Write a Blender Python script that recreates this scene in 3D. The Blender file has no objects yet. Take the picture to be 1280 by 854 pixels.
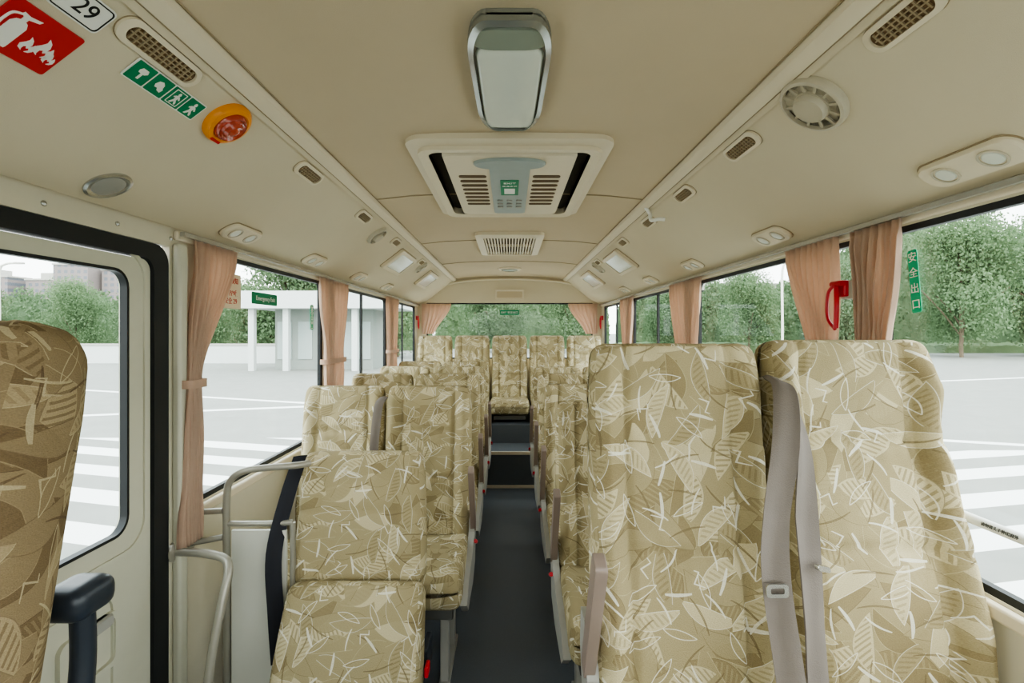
import bpy, bmesh, math, random
from mathutils import Vector, Matrix, Euler
random.seed(7)
HC = 1.28            # eye height above the bus floor
COL = bpy.context.scene.collection

# ------------------------------------------------------------------ materials
def lin(c):
    return tuple(((x/255)/12.92 if x/255 <= 0.04045 else ((x/255+0.055)/1.055)**2.4) for x in c) + (1,)

def newmat(name):
    m = bpy.data.materials.new(name); m.use_nodes = True
    nt = m.node_tree
    return m, nt, nt.nodes['Principled BSDF']

class N:
    def __init__(s, nt): s.nt = nt
    def node(s, t, **kw):
        n = s.nt.nodes.new(t)
        for k, v in kw.items(): setattr(n, k, v)
        return n
    def put(s, sock, v):
        if hasattr(v, 'links'): s.nt.links.new(v, sock)
        else: sock.default_value = v
    def m(s, op, a, b=None, c=None):
        n = s.node('ShaderNodeMath', operation=op)
        s.put(n.inputs[0], a)
        if b is not None: s.put(n.inputs[1], b)
        if c is not None: s.put(n.inputs[2], c)
        return n.outputs[0]
    def vm(s, op, a, b=None):
        n = s.node('ShaderNodeVectorMath', operation=op)
        s.put(n.inputs[0], a)
        if b is not None: s.put(n.inputs[1], b)
        return n.outputs[0]
    def mix(s, f, a, b):
        n = s.node('ShaderNodeMix', data_type='RGBA')
        s.put(n.inputs[0], f); s.put(n.inputs[6], a); s.put(n.inputs[7], b)
        return n.outputs[2]

def plain(name, rgb, rough=0.6, metal=0.0, noise=0.04, scale=30, bump=0.0, bscale=400, spec=0.4, coat=0.0):
    m, nt, p = newmat(name); n = N(nt)
    tc = n.node('ShaderNodeTexCoord')
    nz = n.node('ShaderNodeTexNoise'); nz.inputs['Scale'].default_value = scale
    nt.links.new(tc.outputs['Object'], nz.inputs['Vector'])
    c = lin(rgb); d = tuple(x*(1-noise*2) for x in c[:3])+(1,); e = tuple(min(1, x*(1+noise)) for x in c[:3])+(1,)
    nt.links.new(n.mix(nz.outputs['Fac'], d, e), p.inputs['Base Color'])
    p.inputs['Roughness'].default_value = rough
    p.inputs['Metallic'].default_value = metal
    p.inputs['Specular IOR Level'].default_value = spec
    p.inputs['Coat Weight'].default_value = coat; p.inputs['Coat Roughness'].default_value = .05
    if bump > 0:
        n2 = n.node('ShaderNodeTexNoise'); n2.inputs['Scale'].default_value = bscale
        nt.links.new(tc.outputs['Object'], n2.inputs['Vector'])
        b = n.node('ShaderNodeBump'); b.inputs['Strength'].default_value = bump; b.inputs['Distance'].default_value = 0.002
        nt.links.new(n2.outputs['Fac'], b.inputs['Height']); nt.links.new(b.outputs['Normal'], p.inputs['Normal'])
    return m

def fabric(name, tint=1.0, brown=False):
    m, nt, p = newmat(name); n = N(nt)
    uv = n.node('ShaderNodeTexCoord').outputs['UV']
    oi = n.node('ShaderNodeObjectInfo').outputs['Random']
    cx = n.node('ShaderNodeCombineXYZ')
    n.put(cx.inputs[0], n.m('MULTIPLY', oi, 7.3)); n.put(cx.inputs[1], n.m('MULTIPLY', oi, 3.1))
    base = n.vm('MULTIPLY', n.vm('ADD', uv, cx.outputs[0]), (1.14, 1.14, 1.14))
    def cell(scale, off, k, zig=0.0):
        v = n.vm('ADD', base, off)
        vo = n.node('ShaderNodeTexVoronoi', voronoi_dimensions='2D')
        vo.inputs['Scale'].default_value = scale; vo.inputs['Randomness'].default_value = 0.8
        nt.links.new(v, vo.inputs['Vector'])
        d = n.vm('SUBTRACT', v, vo.outputs['Position'])
        sc = n.node('ShaderNodeSeparateColor'); nt.links.new(vo.outputs['Color'], sc.inputs[0])
        r = n.node('ShaderNodeVectorRotate', rotation_type='Z_AXIS')
        nt.links.new(d, r.inputs['Vector']); n.put(r.inputs['Angle'], n.m('MULTIPLY', sc.outputs[0], 6.283))
        sx = n.node('ShaderNodeSeparateXYZ'); nt.links.new(r.outputs[0], sx.inputs[0])
        x, y = sx.outputs[0], sx.outputs[1]
        yc = n.m('SUBTRACT', y, n.m('MULTIPLY', n.m('MULTIPLY', x, x), k))
        if zig: yc = n.m('SUBTRACT', yc, n.m('MULTIPLY_ADD', n.m('PINGPONG', n.m('ADD', x, .5), .018), zig, -zig*.009))
        return x, yc, sc.outputs
    def inside(x, yc, L, w):
        q = n.m('DIVIDE', x, L)
        env = n.m('MULTIPLY', n.m('SUBTRACT', 1.0, n.m('MULTIPLY', q, q)), w)
        return n.m('SUBTRACT', env, n.m('ABSOLUTE', yc)), env
    if brown:
        A = lin((138, 118, 84)); Bc = lin((166, 146, 108)); D = lin((112, 92, 62)); W = lin((184, 168, 130)); D2 = lin((98, 78, 54))
    else:
        A = lin((163, 148, 108)); Bc = lin((200, 186, 145)); D = lin((141, 125, 87)); W = lin((230, 226, 208)); D2 = lin((118, 102, 70))
    col = A
    def gt(v, t): return n.m('GREATER_THAN', v, t)
    rag = n.node('ShaderNodeTexNoise'); rag.inputs['Scale'].default_value = 90; nt.links.new(base, rag.inputs['Vector'])
    for off, sc_, k, L, w, c1, c2, rim in (
            ((0.3, 0.9, 0), 7.5, 3, .085, .032, Bc, D, D2), ((4.3, 2.9, 0), 8.0, -4, .075, .024, D, A, Bc),
            ((1.7, 4.2, 0), 8.0, 4, .072, .026, Bc, A, D2), ((7.2, 1.8, 0), 8.5, -3, .070, .020, A, Bc, W)):
        x, y, c = cell(sc_, off, k); ins, env = inside(x, y, L, w)
        pick = gt(c[1], .5)
        f = gt(ins, 0.0)
        col = n.mix(n.m('MULTIPLY', f, .88), col, n.mix(pick, c1, c2))
        st = n.m('MULTIPLY', n.m('LESS_THAN', n.m('SINE', n.m('MULTIPLY', n.m('ADD', x, n.m('MULTIPLY', y, .6)), 480.0)), -.3), gt(c[2], .35))
        col = n.mix(n.m('MULTIPLY', n.m('MULTIPLY', st, gt(n.m('ADD', ins, n.m('MULTIPLY_ADD', rag.outputs['Fac'], .012, -.012)), 0.0)), .7), col, n.mix(pick, D, A))
        rm = n.m('MULTIPLY', f, n.m('LESS_THAN', ins, .0014))
        col = n.mix(n.m('MULTIPLY', rm, .6), col, rim)
    for off, sc_, L, w, t, k, zg, cc, kp in (
            ((7.7, 5.2, 0), 9.0, .045, .0012, .0010, 3, 0, D2, 0),
            ((9.1, 0.4, 0), 8.5, .040, .009, .0010, 2, 0, W, .25), ((0.1, 6.4, 0), 8.0, .030, .0018, .0020, -2, 0, W, .2),
            ((8.4, 2.9, 0), 8.0, .022, .001, .0015, 0, 1.1, W, .5), ((6.6, 9.3, 0), 8.5, .032, .001, .0013, 4, 0, W, .35)):
        x, y, c = cell(sc_, off, k, zg); ins, env = inside(x, y, L, w)
        f = n.m('MULTIPLY', n.m('LESS_THAN', n.m('ABSOLUTE', ins), t), gt(env, 0.0))
        if kp: f = n.m('MULTIPLY', f, gt(c[1], kp))
        col = n.mix(n.m('MULTIPLY', f, .78), col, cc)
    wv = n.node('ShaderNodeTexNoise'); wv.inputs['Scale'].default_value = 520
    nt.links.new(uv, wv.inputs['Vector'])
    hs = n.node('ShaderNodeHueSaturation'); hs.inputs['Saturation'].default_value = .88
    n.put(hs.inputs['Color'], col); n.put(hs.inputs['Value'], n.m('MULTIPLY_ADD', wv.outputs['Fac'], .55*tint, .71*tint))
    nt.links.new(hs.outputs[0], p.inputs['Base Color'])
    p.inputs['Roughness'].default_value = .92; p.inputs['Specular IOR Level'].default_value = .15
    b = n.node('ShaderNodeBump'); b.inputs['Strength'].default_value = .6; b.inputs['Distance'].default_value = .002
    nt.links.new(wv.outputs['Fac'], b.inputs['Height']); nt.links.new(b.outputs['Normal'], p.inputs['Normal'])
    return m

def glassmat(name, tint=(0.95, 0.98, 0.965), gl=.03):
    m = bpy.data.materials.new(name); m.use_nodes = True; nt = m.node_tree; nt.nodes.clear()
    o = nt.nodes.new('ShaderNodeOutputMaterial'); mx = nt.nodes.new('ShaderNodeMixShader')
    t = nt.nodes.new('ShaderNodeBsdfTransparent'); t.inputs[0].default_value = tint+(1,)
    g = nt.nodes.new('ShaderNodeBsdfGlossy'); g.inputs['Roughness'].default_value = .02
    nz = nt.nodes.new('ShaderNodeTexNoise'); nz.inputs['Scale'].default_value = 3
    mr = nt.nodes.new('ShaderNodeMapRange'); mr.inputs['To Min'].default_value = gl*.8; mr.inputs['To Max'].default_value = gl*1.2
    nt.links.new(nz.outputs['Fac'], mr.inputs['Value']); nt.links.new(mr.outputs[0], mx.inputs[0])
    nt.links.new(t.outputs[0], mx.inputs[1]); nt.links.new(g.outputs[0], mx.inputs[2]); nt.links.new(mx.outputs[0], o.inputs[0])
    return m

def clothmat(name, rgb, trans=.35):
    m, nt, p = newmat(name); n = N(nt)
    nz = n.node('ShaderNodeTexNoise'); nz.inputs['Scale'].default_value = 60
    tc = n.node('ShaderNodeTexCoord'); nt.links.new(tc.outputs['Object'], nz.inputs['Vector'])
    c = lin(rgb); col = n.mix(nz.outputs['Fac'], tuple(x*.9 for x in c[:3])+(1,), c)
    nt.links.new(col, p.inputs['Base Color']); p.inputs['Roughness'].default_value = .7
    p.inputs['Sheen Weight'].default_value = .2
    t = n.node('ShaderNodeBsdfTranslucent'); nt.links.new(col, t.inputs[0])
    mx = n.node('ShaderNodeMixShader'); mx.inputs[0].default_value = trans
    nt.links.new(p.outputs[0], mx.inputs[1]); nt.links.new(t.outputs[0], mx.inputs[2])
    nt.links.new(mx.outputs[0], nt.nodes['Material Output'].inputs[0])
    return m

M = {}
M['ceil'] = plain('headliner_shaded', (203, 186, 158), .9, noise=.02, scale=6, bump=.3, bscale=900)  # ceiling centre painted darker than the sides for its grazing window light
M['cove'] = plain('side_headliner', (217, 205, 180), .8, noise=.02, scale=6, bump=.3, bscale=900)
M['trim'] = plain('beige_plastic', (226, 214, 190), .5, noise=.015)
M['wall'] = plain('wall_panel', (212, 205, 184), .55, noise=.02)
M['door'] = plain('door_paint', (198, 196, 178), .45, noise=.02)
M['seam'] = plain('seam', (164, 147, 119), .8)
M['floor'] = plain('rubber_floor', (92, 97, 103), .5, noise=.12, scale=200, bump=.3, bscale=600)
M['black'] = plain('black_rubber', (28, 30, 32), .5)
M['blackp'] = plain('black_plastic', (40, 46, 55), .35)
M['fab'] = fabric('leaf_fabric', 1.0)
M['fabd'] = fabric('leaf_fabric_brown', .95, True)
M['mauve'] = plain('taupe_plastic', (140, 124, 115), .45)
M['grey'] = plain('grey_plastic', (165, 163, 156), .45)
M['fan'] = plain('fan_plastic', (196, 187, 167), .45)
M['steel'] = plain('painted_steel', (164, 160, 148), .35, metal=.35)
M['metal'] = plain('brushed_metal', (200, 200, 198), .25, metal=.9)
M['darkm'] = plain('seat_frame_metal', (105, 104, 100), .45, metal=.5)
M['vent'] = plain('vent_brown', (118, 92, 64), .7)
M['ventd'] = plain('vent_dark', (100, 79, 56), .8)
M['dark'] = plain('dark_recess', (44, 38, 32), .8)
M['curt'] = clothmat('curtain_cloth', (224, 196, 174), .48)
M['belt'] = plain('belt_webbing', (124, 115, 108), .8, bump=.4, bscale=500)
M['beltk'] = plain('belt_dark', (36, 37, 44), .8)
M['white'] = plain('white_panel', (208, 207, 196), .4, noise=.01)
M['lens'] = plain('lamp_lens', (222, 226, 216), .12, noise=.015)
M['lensg'] = plain('lamp_glass_grey', (150, 157, 144), .12, noise=.02)
M['orange'] = plain('orange_plastic', (238, 150, 24), .3)
M['amber'] = plain('amber_lens', (186, 70, 48), .08, coat=1.0)
M['red'] = plain('red_sign', (196, 30, 30), .45, noise=.01)
M['redp'] = plain('red_plastic', (190, 20, 38), .35)
M['green'] = plain('green_sign', (0, 130, 86), .45, noise=.01)
M['wsign'] = plain('white_sign', (238, 238, 232), .45, noise=.01)
M['ink'] = plain('black_ink', (25, 25, 25), .6)
M['paper'] = plain('paper_notice', (235, 215, 185), .7)
M['acgrey'] = plain('console_grey', (160, 170, 168), .4)
M['glass'] = glassmat('window_glass'); M['rglass'] = glassmat('rear_window_glass', (0.97, 0.99, 0.98), .006)
M['chrome'] = plain('soft_chrome', (158, 160, 154), .2, metal=.55)

# ------------------------------------------------------------------ geometry builder
def rr(w, h, r, n=6, cx=0, cy=0):
    r = min(r, w/2-1e-5, h/2-1e-5); P = []
    for i, (sx, sy, a0) in enumerate(((1, 1, 0), (-1, 1, 90), (-1, -1, 180), (1, -1, 270))):
        for k in range(n+1):
            a = math.radians(a0+90*k/n)
            P.append((cx+sx*(w/2-r)+r*math.cos(a), cy+sy*(h/2-r)+r*math.sin(a)))
    return P
def circ(r, n=32, cx=0, cy=0, ry=None):
    ry = ry or r
    return [(cx+r*math.cos(2*math.pi*i/n), cy+ry*math.sin(2*math.pi*i/n)) for i in range(n)]

class B:
    def __init__(s): s.v = []; s.f = []
    def add(s, V, F, X=None):
        o = len(s.v)
        s.v += [tuple(X @ Vector(p)) if X else tuple(p) for p in V]
        s.f += [tuple(i+o for i in f) for f in F]; return s
    def box(s, x0, x1, y0, y1, z0, z1, X=None):
        V = [(x, y, z) for z in (z0, z1) for y in (y0, y1) for x in (x0, x1)]
        return s.add(V, [(0, 2, 3, 1), (4, 5, 7, 6), (0, 1, 5, 4), (2, 6, 7, 3), (0, 4, 6, 2), (1, 3, 7, 5)], X)
    def prism(s, P, z0, z1, bev=0.0, X=None):
        n = len(P); cx = sum(p[0] for p in P)/n; cy = sum(p[1] for p in P)/n
        V = [(x, y, z0) for x, y in P]+[(x, y, z1-bev if z1 > z0 else z1+bev) for x, y in P]
        F = [tuple(range(n))[::-1]]+[(i, (i+1) % n, (i+1) % n+n, i+n) for i in range(n)]
        if bev > 0:
            def ins(x, y):
                d = math.hypot(x-cx, y-cy) or 1; return (x-(x-cx)/d*bev, y-(y-cy)/d*bev)
            V += [(*ins(x, y), z1) for x, y in P]
            F += [(i+n, (i+1) % n+n, (i+1) % n+2*n, i+2*n) for i in range(n)]
            F.append(tuple(range(2*n, 3*n)))
        else: F.append(tuple(range(n, 2*n)))
        return s.add(V, F, X)
    def ring(s, O, I, z0, z1, z1i=None, X=None):
        n = len(O); z1i = z1 if z1i is None else z1i
        V = [(x, y, z0) for x, y in O]+[(x, y, z1) for x, y in O]+[(x, y, z1i) for x, y in I]+[(x, y, z0) for x, y in I]
        F = []
        for k in range(4):
            a = k*n; b = ((k+1) % 4)*n
            F += [(a+i, a+(i+1) % n, b+(i+1) % n, b+i) for i in range(n)]
        return s.add(V, F, X)
    def tube(s, path, r, n=12, sub=6, X=None):
        P = [Vector(p) for p in path]
        if sub > 1 and len(P) > 2:
            Q = [P[0]*2-P[1]]+P+[P[-1]*2-P[-2]]; R = []
            for i in range(1, len(Q)-2):
                for k in range(sub):
                    t = k/sub; a, b, c, d = Q[i-1], Q[i], Q[i+1], Q[i+2]
                    R.append(.5*((2*b)+(c-a)*t+(2*a-5*b+4*c-d)*t*t+(3*b-a-3*c+d)*t**3))
            R.append(P[-1]); P = R
        V = []; F = []; up = None
        for i, p in enumerate(P):
            t = (P[min(i+1, len(P)-1)]-P[max(i-1, 0)]).normalized()
            if up is None:
                up = Vector((0, 0, 1)) if abs(t.z) < .9 else Vector((1, 0, 0))
            a = t.cross(up).normalized(); up = a.cross(t).normalized()
            for k in range(n):
                th = 2*math.pi*k/n
                V.append(p+a*math.cos(th)*r+up*math.sin(th)*r)
        m = len(P)
        for i in range(m-1):
            F += [(i*n+k, i*n+(k+1) % n, (i+1)*n+(k+1) % n, (i+1)*n+k) for k in range(n)]
        F.append(tuple(range(n))[::-1]); F.append(tuple(range((m-1)*n, m*n)))
        return s.add(V, F, X)
    def ribbon(s, path, w, side, th=.003, sub=6, curl=.0025):
        P = [Vector(p) for p in path]; Q = [P[0]*2-P[1]]+P+[P[-1]*2-P[-2]]; R = []
        for i in range(1, len(Q)-2):
            for k in range(sub):
                t = k/sub; a, b, c, d = Q[i-1], Q[i], Q[i+1], Q[i+2]
                R.append(.5*((2*b)+(c-a)*t+(2*a-5*b+4*c-d)*t*t+(3*b-a-3*c+d)*t**3))
        R.append(P[-1]); V = []; F = []; m = len(R); nw = 6
        sl = [Vector(q).normalized() for q in (side if isinstance(side, list) else [side, side])]
        for i, p in enumerate(R):
            u_ = i/(m-1)*(len(sl)-1); k0 = min(int(u_), len(sl)-2)
            sd = sl[k0].lerp(sl[k0+1], u_-k0).normalized()
            t = (R[min(i+1, m-1)]-R[max(i-1, 0)]).normalized(); nn = t.cross(sd).normalized()
            for k in range(nw+1):
                u = -1+2*k/nw; V.append(p+sd*u*w/2+nn*(th/2+curl*math.cos(u*2.6+i*.12)))
            for k in range(nw, -1, -1):
                u = -1+2*k/nw; V.append(p+sd*u*w/2+nn*(-th/2+curl*math.cos(u*2.6+i*.12)))
        c = 2*(nw+1)
        for i in range(m-1):
            F += [(i*c+k, i*c+(k+1) % c, (i+1)*c+(k+1) % c, (i+1)*c+k) for k in range(c)]
        F += [tuple(range(c)), tuple(range((m-1)*c, m*c))]
        return s.add(V, F)
    def lathe(s, prof, n=32, X=None):
        V = []; F = []; m = len(prof)
        for r, z in prof:
            for k in range(n): V.append((r*math.cos(2*math.pi*k/n), r*math.sin(2*math.pi*k/n), z))
        for i in range(m-1):
            F += [(i*n+k, i*n+(k+1) % n, (i+1)*n+(k+1) % n, (i+1)*n+k) for k in range(n)]
        F += [tuple(range(n))[::-1], tuple(range((m-1)*n, m*n))]
        return s.add(V, F, X)
    def mesh(s, name):
        me = bpy.data.meshes.new(name); me.from_pydata(s.v, [], s.f)
        bm = bmesh.new(); bm.from_mesh(me); bmesh.ops.recalc_face_normals(bm, faces=bm.faces); bm.to_mesh(me); bm.free()
        return me
    def obj(s, name, mat, parent=None, smooth=True, bevel=0, **kw):
        me = s.mesh(name); return place(me, name, mat, parent, smooth, bevel, **kw)

def place(me, name, mat, parent=None, smooth=True, bevel=0, **kw):
    if mat is not None: me.materials.append(mat)
    if smooth:
        me.polygons.foreach_set('use_smooth', [True]*len(me.polygons)); me.set_sharp_from_angle(angle=math.radians(38))
    o = bpy.data.objects.new(name, me); COL.objects.link(o)
    if parent: o.parent = parent
    if bevel:
        b = o.modifiers.new('bevel', 'BEVEL'); b.width = bevel; b.segments = 2; b.limit_method = 'ANGLE'
    for k, v in kw.items(): o[k] = v
    return o

def thing(name, label, category, mat4=None, group=None):
    e = bpy.data.objects.new(name, None); COL.objects.link(e); e.empty_display_size = .1
    e['label'] = label; e['category'] = category
    if group: e['group'] = group
    if mat4 is not None: e.matrix_world = mat4
    return e

def frame(origin, right, up, n):
    r, u, w = Vector(right).normalized(), Vector(up).normalized(), Vector(n).normalized()
    m = Matrix((r, u, w)).transposed().to_4x4(); m.translation = Vector(origin); return m

def copy_thing(root, mat4, label=None):
    r = root.copy(); COL.objects.link(r); r.matrix_world = mat4
    if label: r['label'] = label
    def rec(src, dst):
        for c in src.children:
            k = c.copy(); k.parent = dst; k.matrix_parent_inverse = c.matrix_parent_inverse.copy(); COL.objects.link(k); rec(c, k)
    rec(root, r); return r

def text(s, size, mat, parent, x=0, y=0, z=.002, name='lettering', align='CENTER', depth=.0006):
    cu = bpy.data.curves.new('t', 'FONT'); cu.body = s; cu.size = size; cu.align_x = align; cu.align_y = 'CENTER'; cu.extrude = depth
    t = bpy.data.objects.new('t', cu); COL.objects.link(t)
    dg = bpy.context.evaluated_depsgraph_get(); me = bpy.data.meshes.new_from_object(t.evaluated_get(dg))
    bpy.data.objects.remove(t); me.materials.clear(); me.transform(Matrix.Translation((x, y, z)))
    return place(me, name, mat, parent, smooth=False)

def cushion(w, d, h, r, nx, ny, nz, deform=None, name='cushion'):
    er = 3 if r < .04 else 5
    def axis(L, n):
        e = [-L/2+r*(1-math.cos(math.pi/2*k/er)) for k in range(er)]
        mid = [-L/2+r+(L-2*r)*k/n for k in range(n+1)]
        return e+mid+[-x for x in e[::-1]]
    ax, ay, az = axis(w, nx), axis(d, ny), axis(h, nz)
    idx = {}; V = []; F = []
    def vid(i, j, k):
        key = (i, j, k)
        if key not in idx:
            p = Vector((ax[i], ay[j], az[k]))
            c = Vector((max(-w/2+r, min(w/2-r, p.x)), max(-d/2+r, min(d/2-r, p.y)), max(-h/2+r, min(h/2-r, p.z))))
            q = p-c
            if q.length > 1e-9:
                q = q.normalized()*r
                p = c+q
            idx[key] = len(V); V.append(p)
        return idx[key]
    X, Y, Z = len(ax)-1, len(ay)-1, len(az)-1
    for i in range(X):
        for j in range(Y):
            for k in (0, Z):
                F.append((vid(i, j, k), vid(i+1, j, k), vid(i+1, j+1, k), vid(i, j+1, k)))
    for i in range(X):
        for k in range(Z):
            for j in (0, Y): F.append((vid(i, j, k), vid(i+1, j, k), vid(i+1, j, k+1), vid(i, j, k+1)))
    for j in range(Y):
        for k in range(Z):
            for i in (0, X): F.append((vid(i, j, k), vid(i, j+1, k), vid(i, j+1, k+1), vid(i, j, k+1)))
    me = bpy.data.meshes.new(name); me.from_pydata([tuple(v) for v in V], [], F)
    bm = bmesh.new(); bm.from_mesh(me); bmesh.ops.recalc_face_normals(bm, faces=bm.faces)
    uvl = bm.loops.layers.uv.new('UVMap')
    for f in bm.faces:
        nn = f.normal; a = max(range(3), key=lambda q: abs(nn[q]))
        for l in f.loops:
            c = l.vert.co
            l[uvl].uv = ((c.y+3, c.z), (c.x, c.z), (c.x, c.y+2))[a]
    if deform:
        for v in bm.verts: v.co = deform(v.co.copy())
    bm.to_mesh(me); bm.free()
    me.polygons.foreach_set('use_smooth', [True]*len(me.polygons))
    return me

# ------------------------------------------------------------------ bus shell
Y0, Y1 = -1.3, 5.12
PROF = [(0.0, .572), (.2, .570), (.4, .562), (.555, .545), (.575, .528), (.59, .52), (.80, .36), (.84, .334), (.88, .312), (.93, .288)]
def prof_z(x):
    x = abs(x)
    for (a, za), (b, zb) in zip(PROF, PROF[1:]):
        if a <= x <= b: return za+(zb-za)*(x-a)/(b-a), math.atan2(zb-za, b-a)
    return PROF[-1][1], -.45
full = [(-x, z) for x, z in PROF[::-1]]+PROF[1:]
b = B(); ys = [Y0+(Y1-Y0)*i/12 for i in range(13)]; n = len(full)
outer = [(x*1.08, z+.04) for x, z in full]
V = [(x, y, HC+z) for y in ys for x, z in full]+[(x, y, HC+z) for y in ys for x, z in outer]
o = n*len(ys); F = []
for j in range(len(ys)-1):
    for i in range(n-1):
        F.append((j*n+i, j*n+i+1, (j+1)*n+i+1, (j+1)*n+i)); F.append((o+j*n+i, o+j*n+i+1, o+(j+1)*n+i+1, o+(j+1)*n+i))
b.add(V, F); co_ = b.obj('ceiling', M['ceil'], kind='structure'); co_.data.materials.append(M['cove'])
for p_ in co_.data.polygons:
    if abs(p_.center.x) > .56: p_.material_index = 1  # coves take the lighter tone, the centre keeps its painted shade

def onprof(side, x, y, off=0.0):
    z, a = prof_z(x)
    up = Vector((-math.cos(a), 0, -math.sin(a)))
    nn = Vector((math.sin(a), 0, -math.cos(a)))
    if side < 0: up.x *= -1; nn.x *= -1
    p = Vector((side*x, y, HC+z))+nn*off
    return frame(p, up.cross(nn), up, nn)
def onceil(x, y, off=0.0):
    return frame((x, y, HC+prof_z(x)[0]-off), (1, 0, 0), (0, -1, 0), (0, 0, -1))

B().box(-1.0, 1.0, Y0, 4.08, -.05, 0).obj('floor', M['floor'], smooth=False, kind='structure')
B().box(-1.0, 1.0, 4.08, 4.42, -.05, .29).obj('trim_1', M['floor'], smooth=False, kind='structure')
B().box(-1.0, 1.0, 4.42, 5.14, -.05, .45).obj('trim_2', M['floor'], smooth=False, kind='structure')
B().box(-.22, .22, 4.065, 4.08, .272, .296).obj('trim_3', M['trim'], smooth=False, kind='structure')
B().box(-.22, .22, 4.06, 4.08, .0, .02).obj('trim_4', M['trim'], smooth=False, kind='structure')
ti = [5]
def trim(bld, mat, **k):
    bld.obj('trim_%d' % ti[0], mat, kind='structure', **k); ti[0] += 1

WZ0, WZ1 = .76, HC+.255
left_w = [(1.50, 2.52), (2.60, 3.82), (3.90, 4.98)]
right_w = [(-1.1, .15), (.20, 1.27), (1.34, 2.52), (2.60, 3.82), (3.90, 4.98)]
WT = .972
def wall(side, wins, ystart, name):
    b = B(); s = side
    def bx(xa, xb, *r): b.box(min(s*xa, s*xb), max(s*xa, s*xb), *r)
    bx(.95, WT, ystart, Y1, -.05, WZ0)
    bx(.95, WT, ystart, Y1, WZ1, HC+.30)
    e = ystart
    for a, c in wins:
        if a > e: bx(.95, WT, e, a, WZ0, WZ1)
        e = c
    bx(.95, WT, e, Y1, WZ0, WZ1)
    b.obj(name, M['wall'], smooth=False, kind='structure')
    b = B()
    def bx2(xa, xb, *r): b.box(min(s*xa, s*xb), max(s*xa, s*xb), *r)
    bx2(.930, .95, max(ystart, 1.5) if s < 0 else ystart, Y1-.02, WZ0-.035, WZ0-.005)
    trim(b, M['trim'], bevel=.006)
    b = B(); bx2(.936, .95, ystart if s > 0 else 1.40, Y1-.02, WZ1+.004, HC+.286); trim(b, M['trim'], bevel=.004)
wall(-1, left_w, 1.385, 'wall_left'); wall(1, right_w, Y0, 'wall_right')
b = B(); b.box(-WT, -.95, Y0, .12, -.05, HC+.30); b.box(-WT, -.95, .12, 1.385, HC+.238, HC+.30); b.obj('wall_left_front', M['wall'], smooth=False, kind='structure')
b = B(); by0, by1 = 5.12, 5.17
b.box(-1, 1, by0, by1, -.05, HC-.28); b.box(-1, 1, by0, by1, HC+.30, HC+.62)
b.box(-1, -.86, by0, by1, HC-.28, HC+.30); b.box(.86, 1, by0, by1, HC-.28, HC+.30)
b.obj('wall_back', M['cove'], smooth=False, kind='structure')
b = B(); b.box(-1, 1, Y0-.05, Y0, -.05, .75); b.box(-1, 1, Y0-.05, Y0, HC+.5, HC+.62); b.obj('wall_front', M['wall'], smooth=False, kind='structure')

wi = [1]
def window(side, a, c, mull=None):
    name = 'window_%d' % wi[0]; wi[0] += 1
    e = bpy.data.objects.new(name, None); COL.objects.link(e); e['kind'] = 'structure'
    w, h = c-a, WZ1-WZ0
    if side == 0:
        e.matrix_world = frame((0, 5.145, HC+.01), (1, 0, 0), (0, 0, 1), (0, -1, 0)); w, h = 1.72, .58
    elif side == 9:
        e.matrix_world = frame((0, Y0-.025, (0.75+HC+.5)/2), (1, 0, 0), (0, 0, 1), (0, -1, 0)); w, h = 2.0, HC+.5-.75
    else:
        e.matrix_world = frame((side*.962, (a+c)/2, (WZ0+WZ1)/2), (0, -side, 0), (0, 0, 1), (-side, 0, 0))
    b = B(); b.ring(rr(w, h, .01), rr(w-.028, h-.028, .03), -.01, .011, .006)
    if mull is not None: b.box(mull-.012, mull+.012, -h/2+.013, h/2-.013, -.006, .006)
    b.obj('window_frame', M['black'], e)
    B().box(-w/2+.01, w/2-.01, -h/2+.01, h/2-.01, -.002, .002).obj('glass_pane', M['rglass'] if side in (0, 9) else M['glass'], e, smooth=False)
window(-1, *left_w[0]); window(-1, *left_w[1], mull=.0); window(-1, *left_w[2], mull=0)
window(1, *right_w[0]); window(1, *right_w[1]); window(1, *right_w[2], mull=None); window(1, *right_w[3], mull=0); window(1, *right_w[4], mull=0)
window(0, 0, 0); window(9, 0, 0)

# door_1 (entrance, left side)
d = bpy.data.objects.new('door_1', None); COL.objects.link(d); d['kind'] = 'structure'
d.matrix_world = frame((-.965, .75, 0), (0, 1, 0), (0, 0, 1), (1, 0, 0))
yl, yr = -.57, .565; wz0, wz1 = HC-.50, HC+.155
O = rr(yr-yl, HC+.19-.02, .03, 6, (yl+yr)/2, (HC+.19+.02)/2); I = rr(.98, wz1-wz0, .045, 6, .0, (wz0+wz1)/2)
b = B(); b.ring(O, I, -.012, .012); b.obj('door_leaf', M['door'], d)
b = B(); b.ring(rr(.981, wz1-wz0+.001, .045, 6, 0, (wz0+wz1)/2), rr(.966, wz1-wz0-.014, .038, 6, 0, (wz0+wz1)/2), -.004, .014); b.obj('window_gasket', M['black'], d)
b = B(); b.box(-.486, .486, wz0+.004, wz1-.004, -.002, .002); b.obj('glass_pane', M['glass'], d, smooth=False)
b = B(); b.ring(rr(1.25, HC+.235, .05, 6, 0.0, (HC+.235)/2), rr(yr-yl+.010, HC+.180, .04, 6, (yl+yr)/2, (HC+.19+.02)/2), -.012, .020); b.obj('door_seal', M['black'], d)
b = B(); b.ring(rr(1.08, .76, .07, 6, 0.01, (wz0+wz1)/2), rr(1.06, .74, .065, 6, 0.01, (wz0+wz1)/2), .012, .017); b.obj('door_inner_rib', M['door'], d)
b = B(); b.ring(rr(.9, .5, .04, 6, 0, .42), rr(.87, .47, .035, 6, 0, .42), .012, .018)
b.obj('door_panel_rib', M['door'], d)
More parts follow.
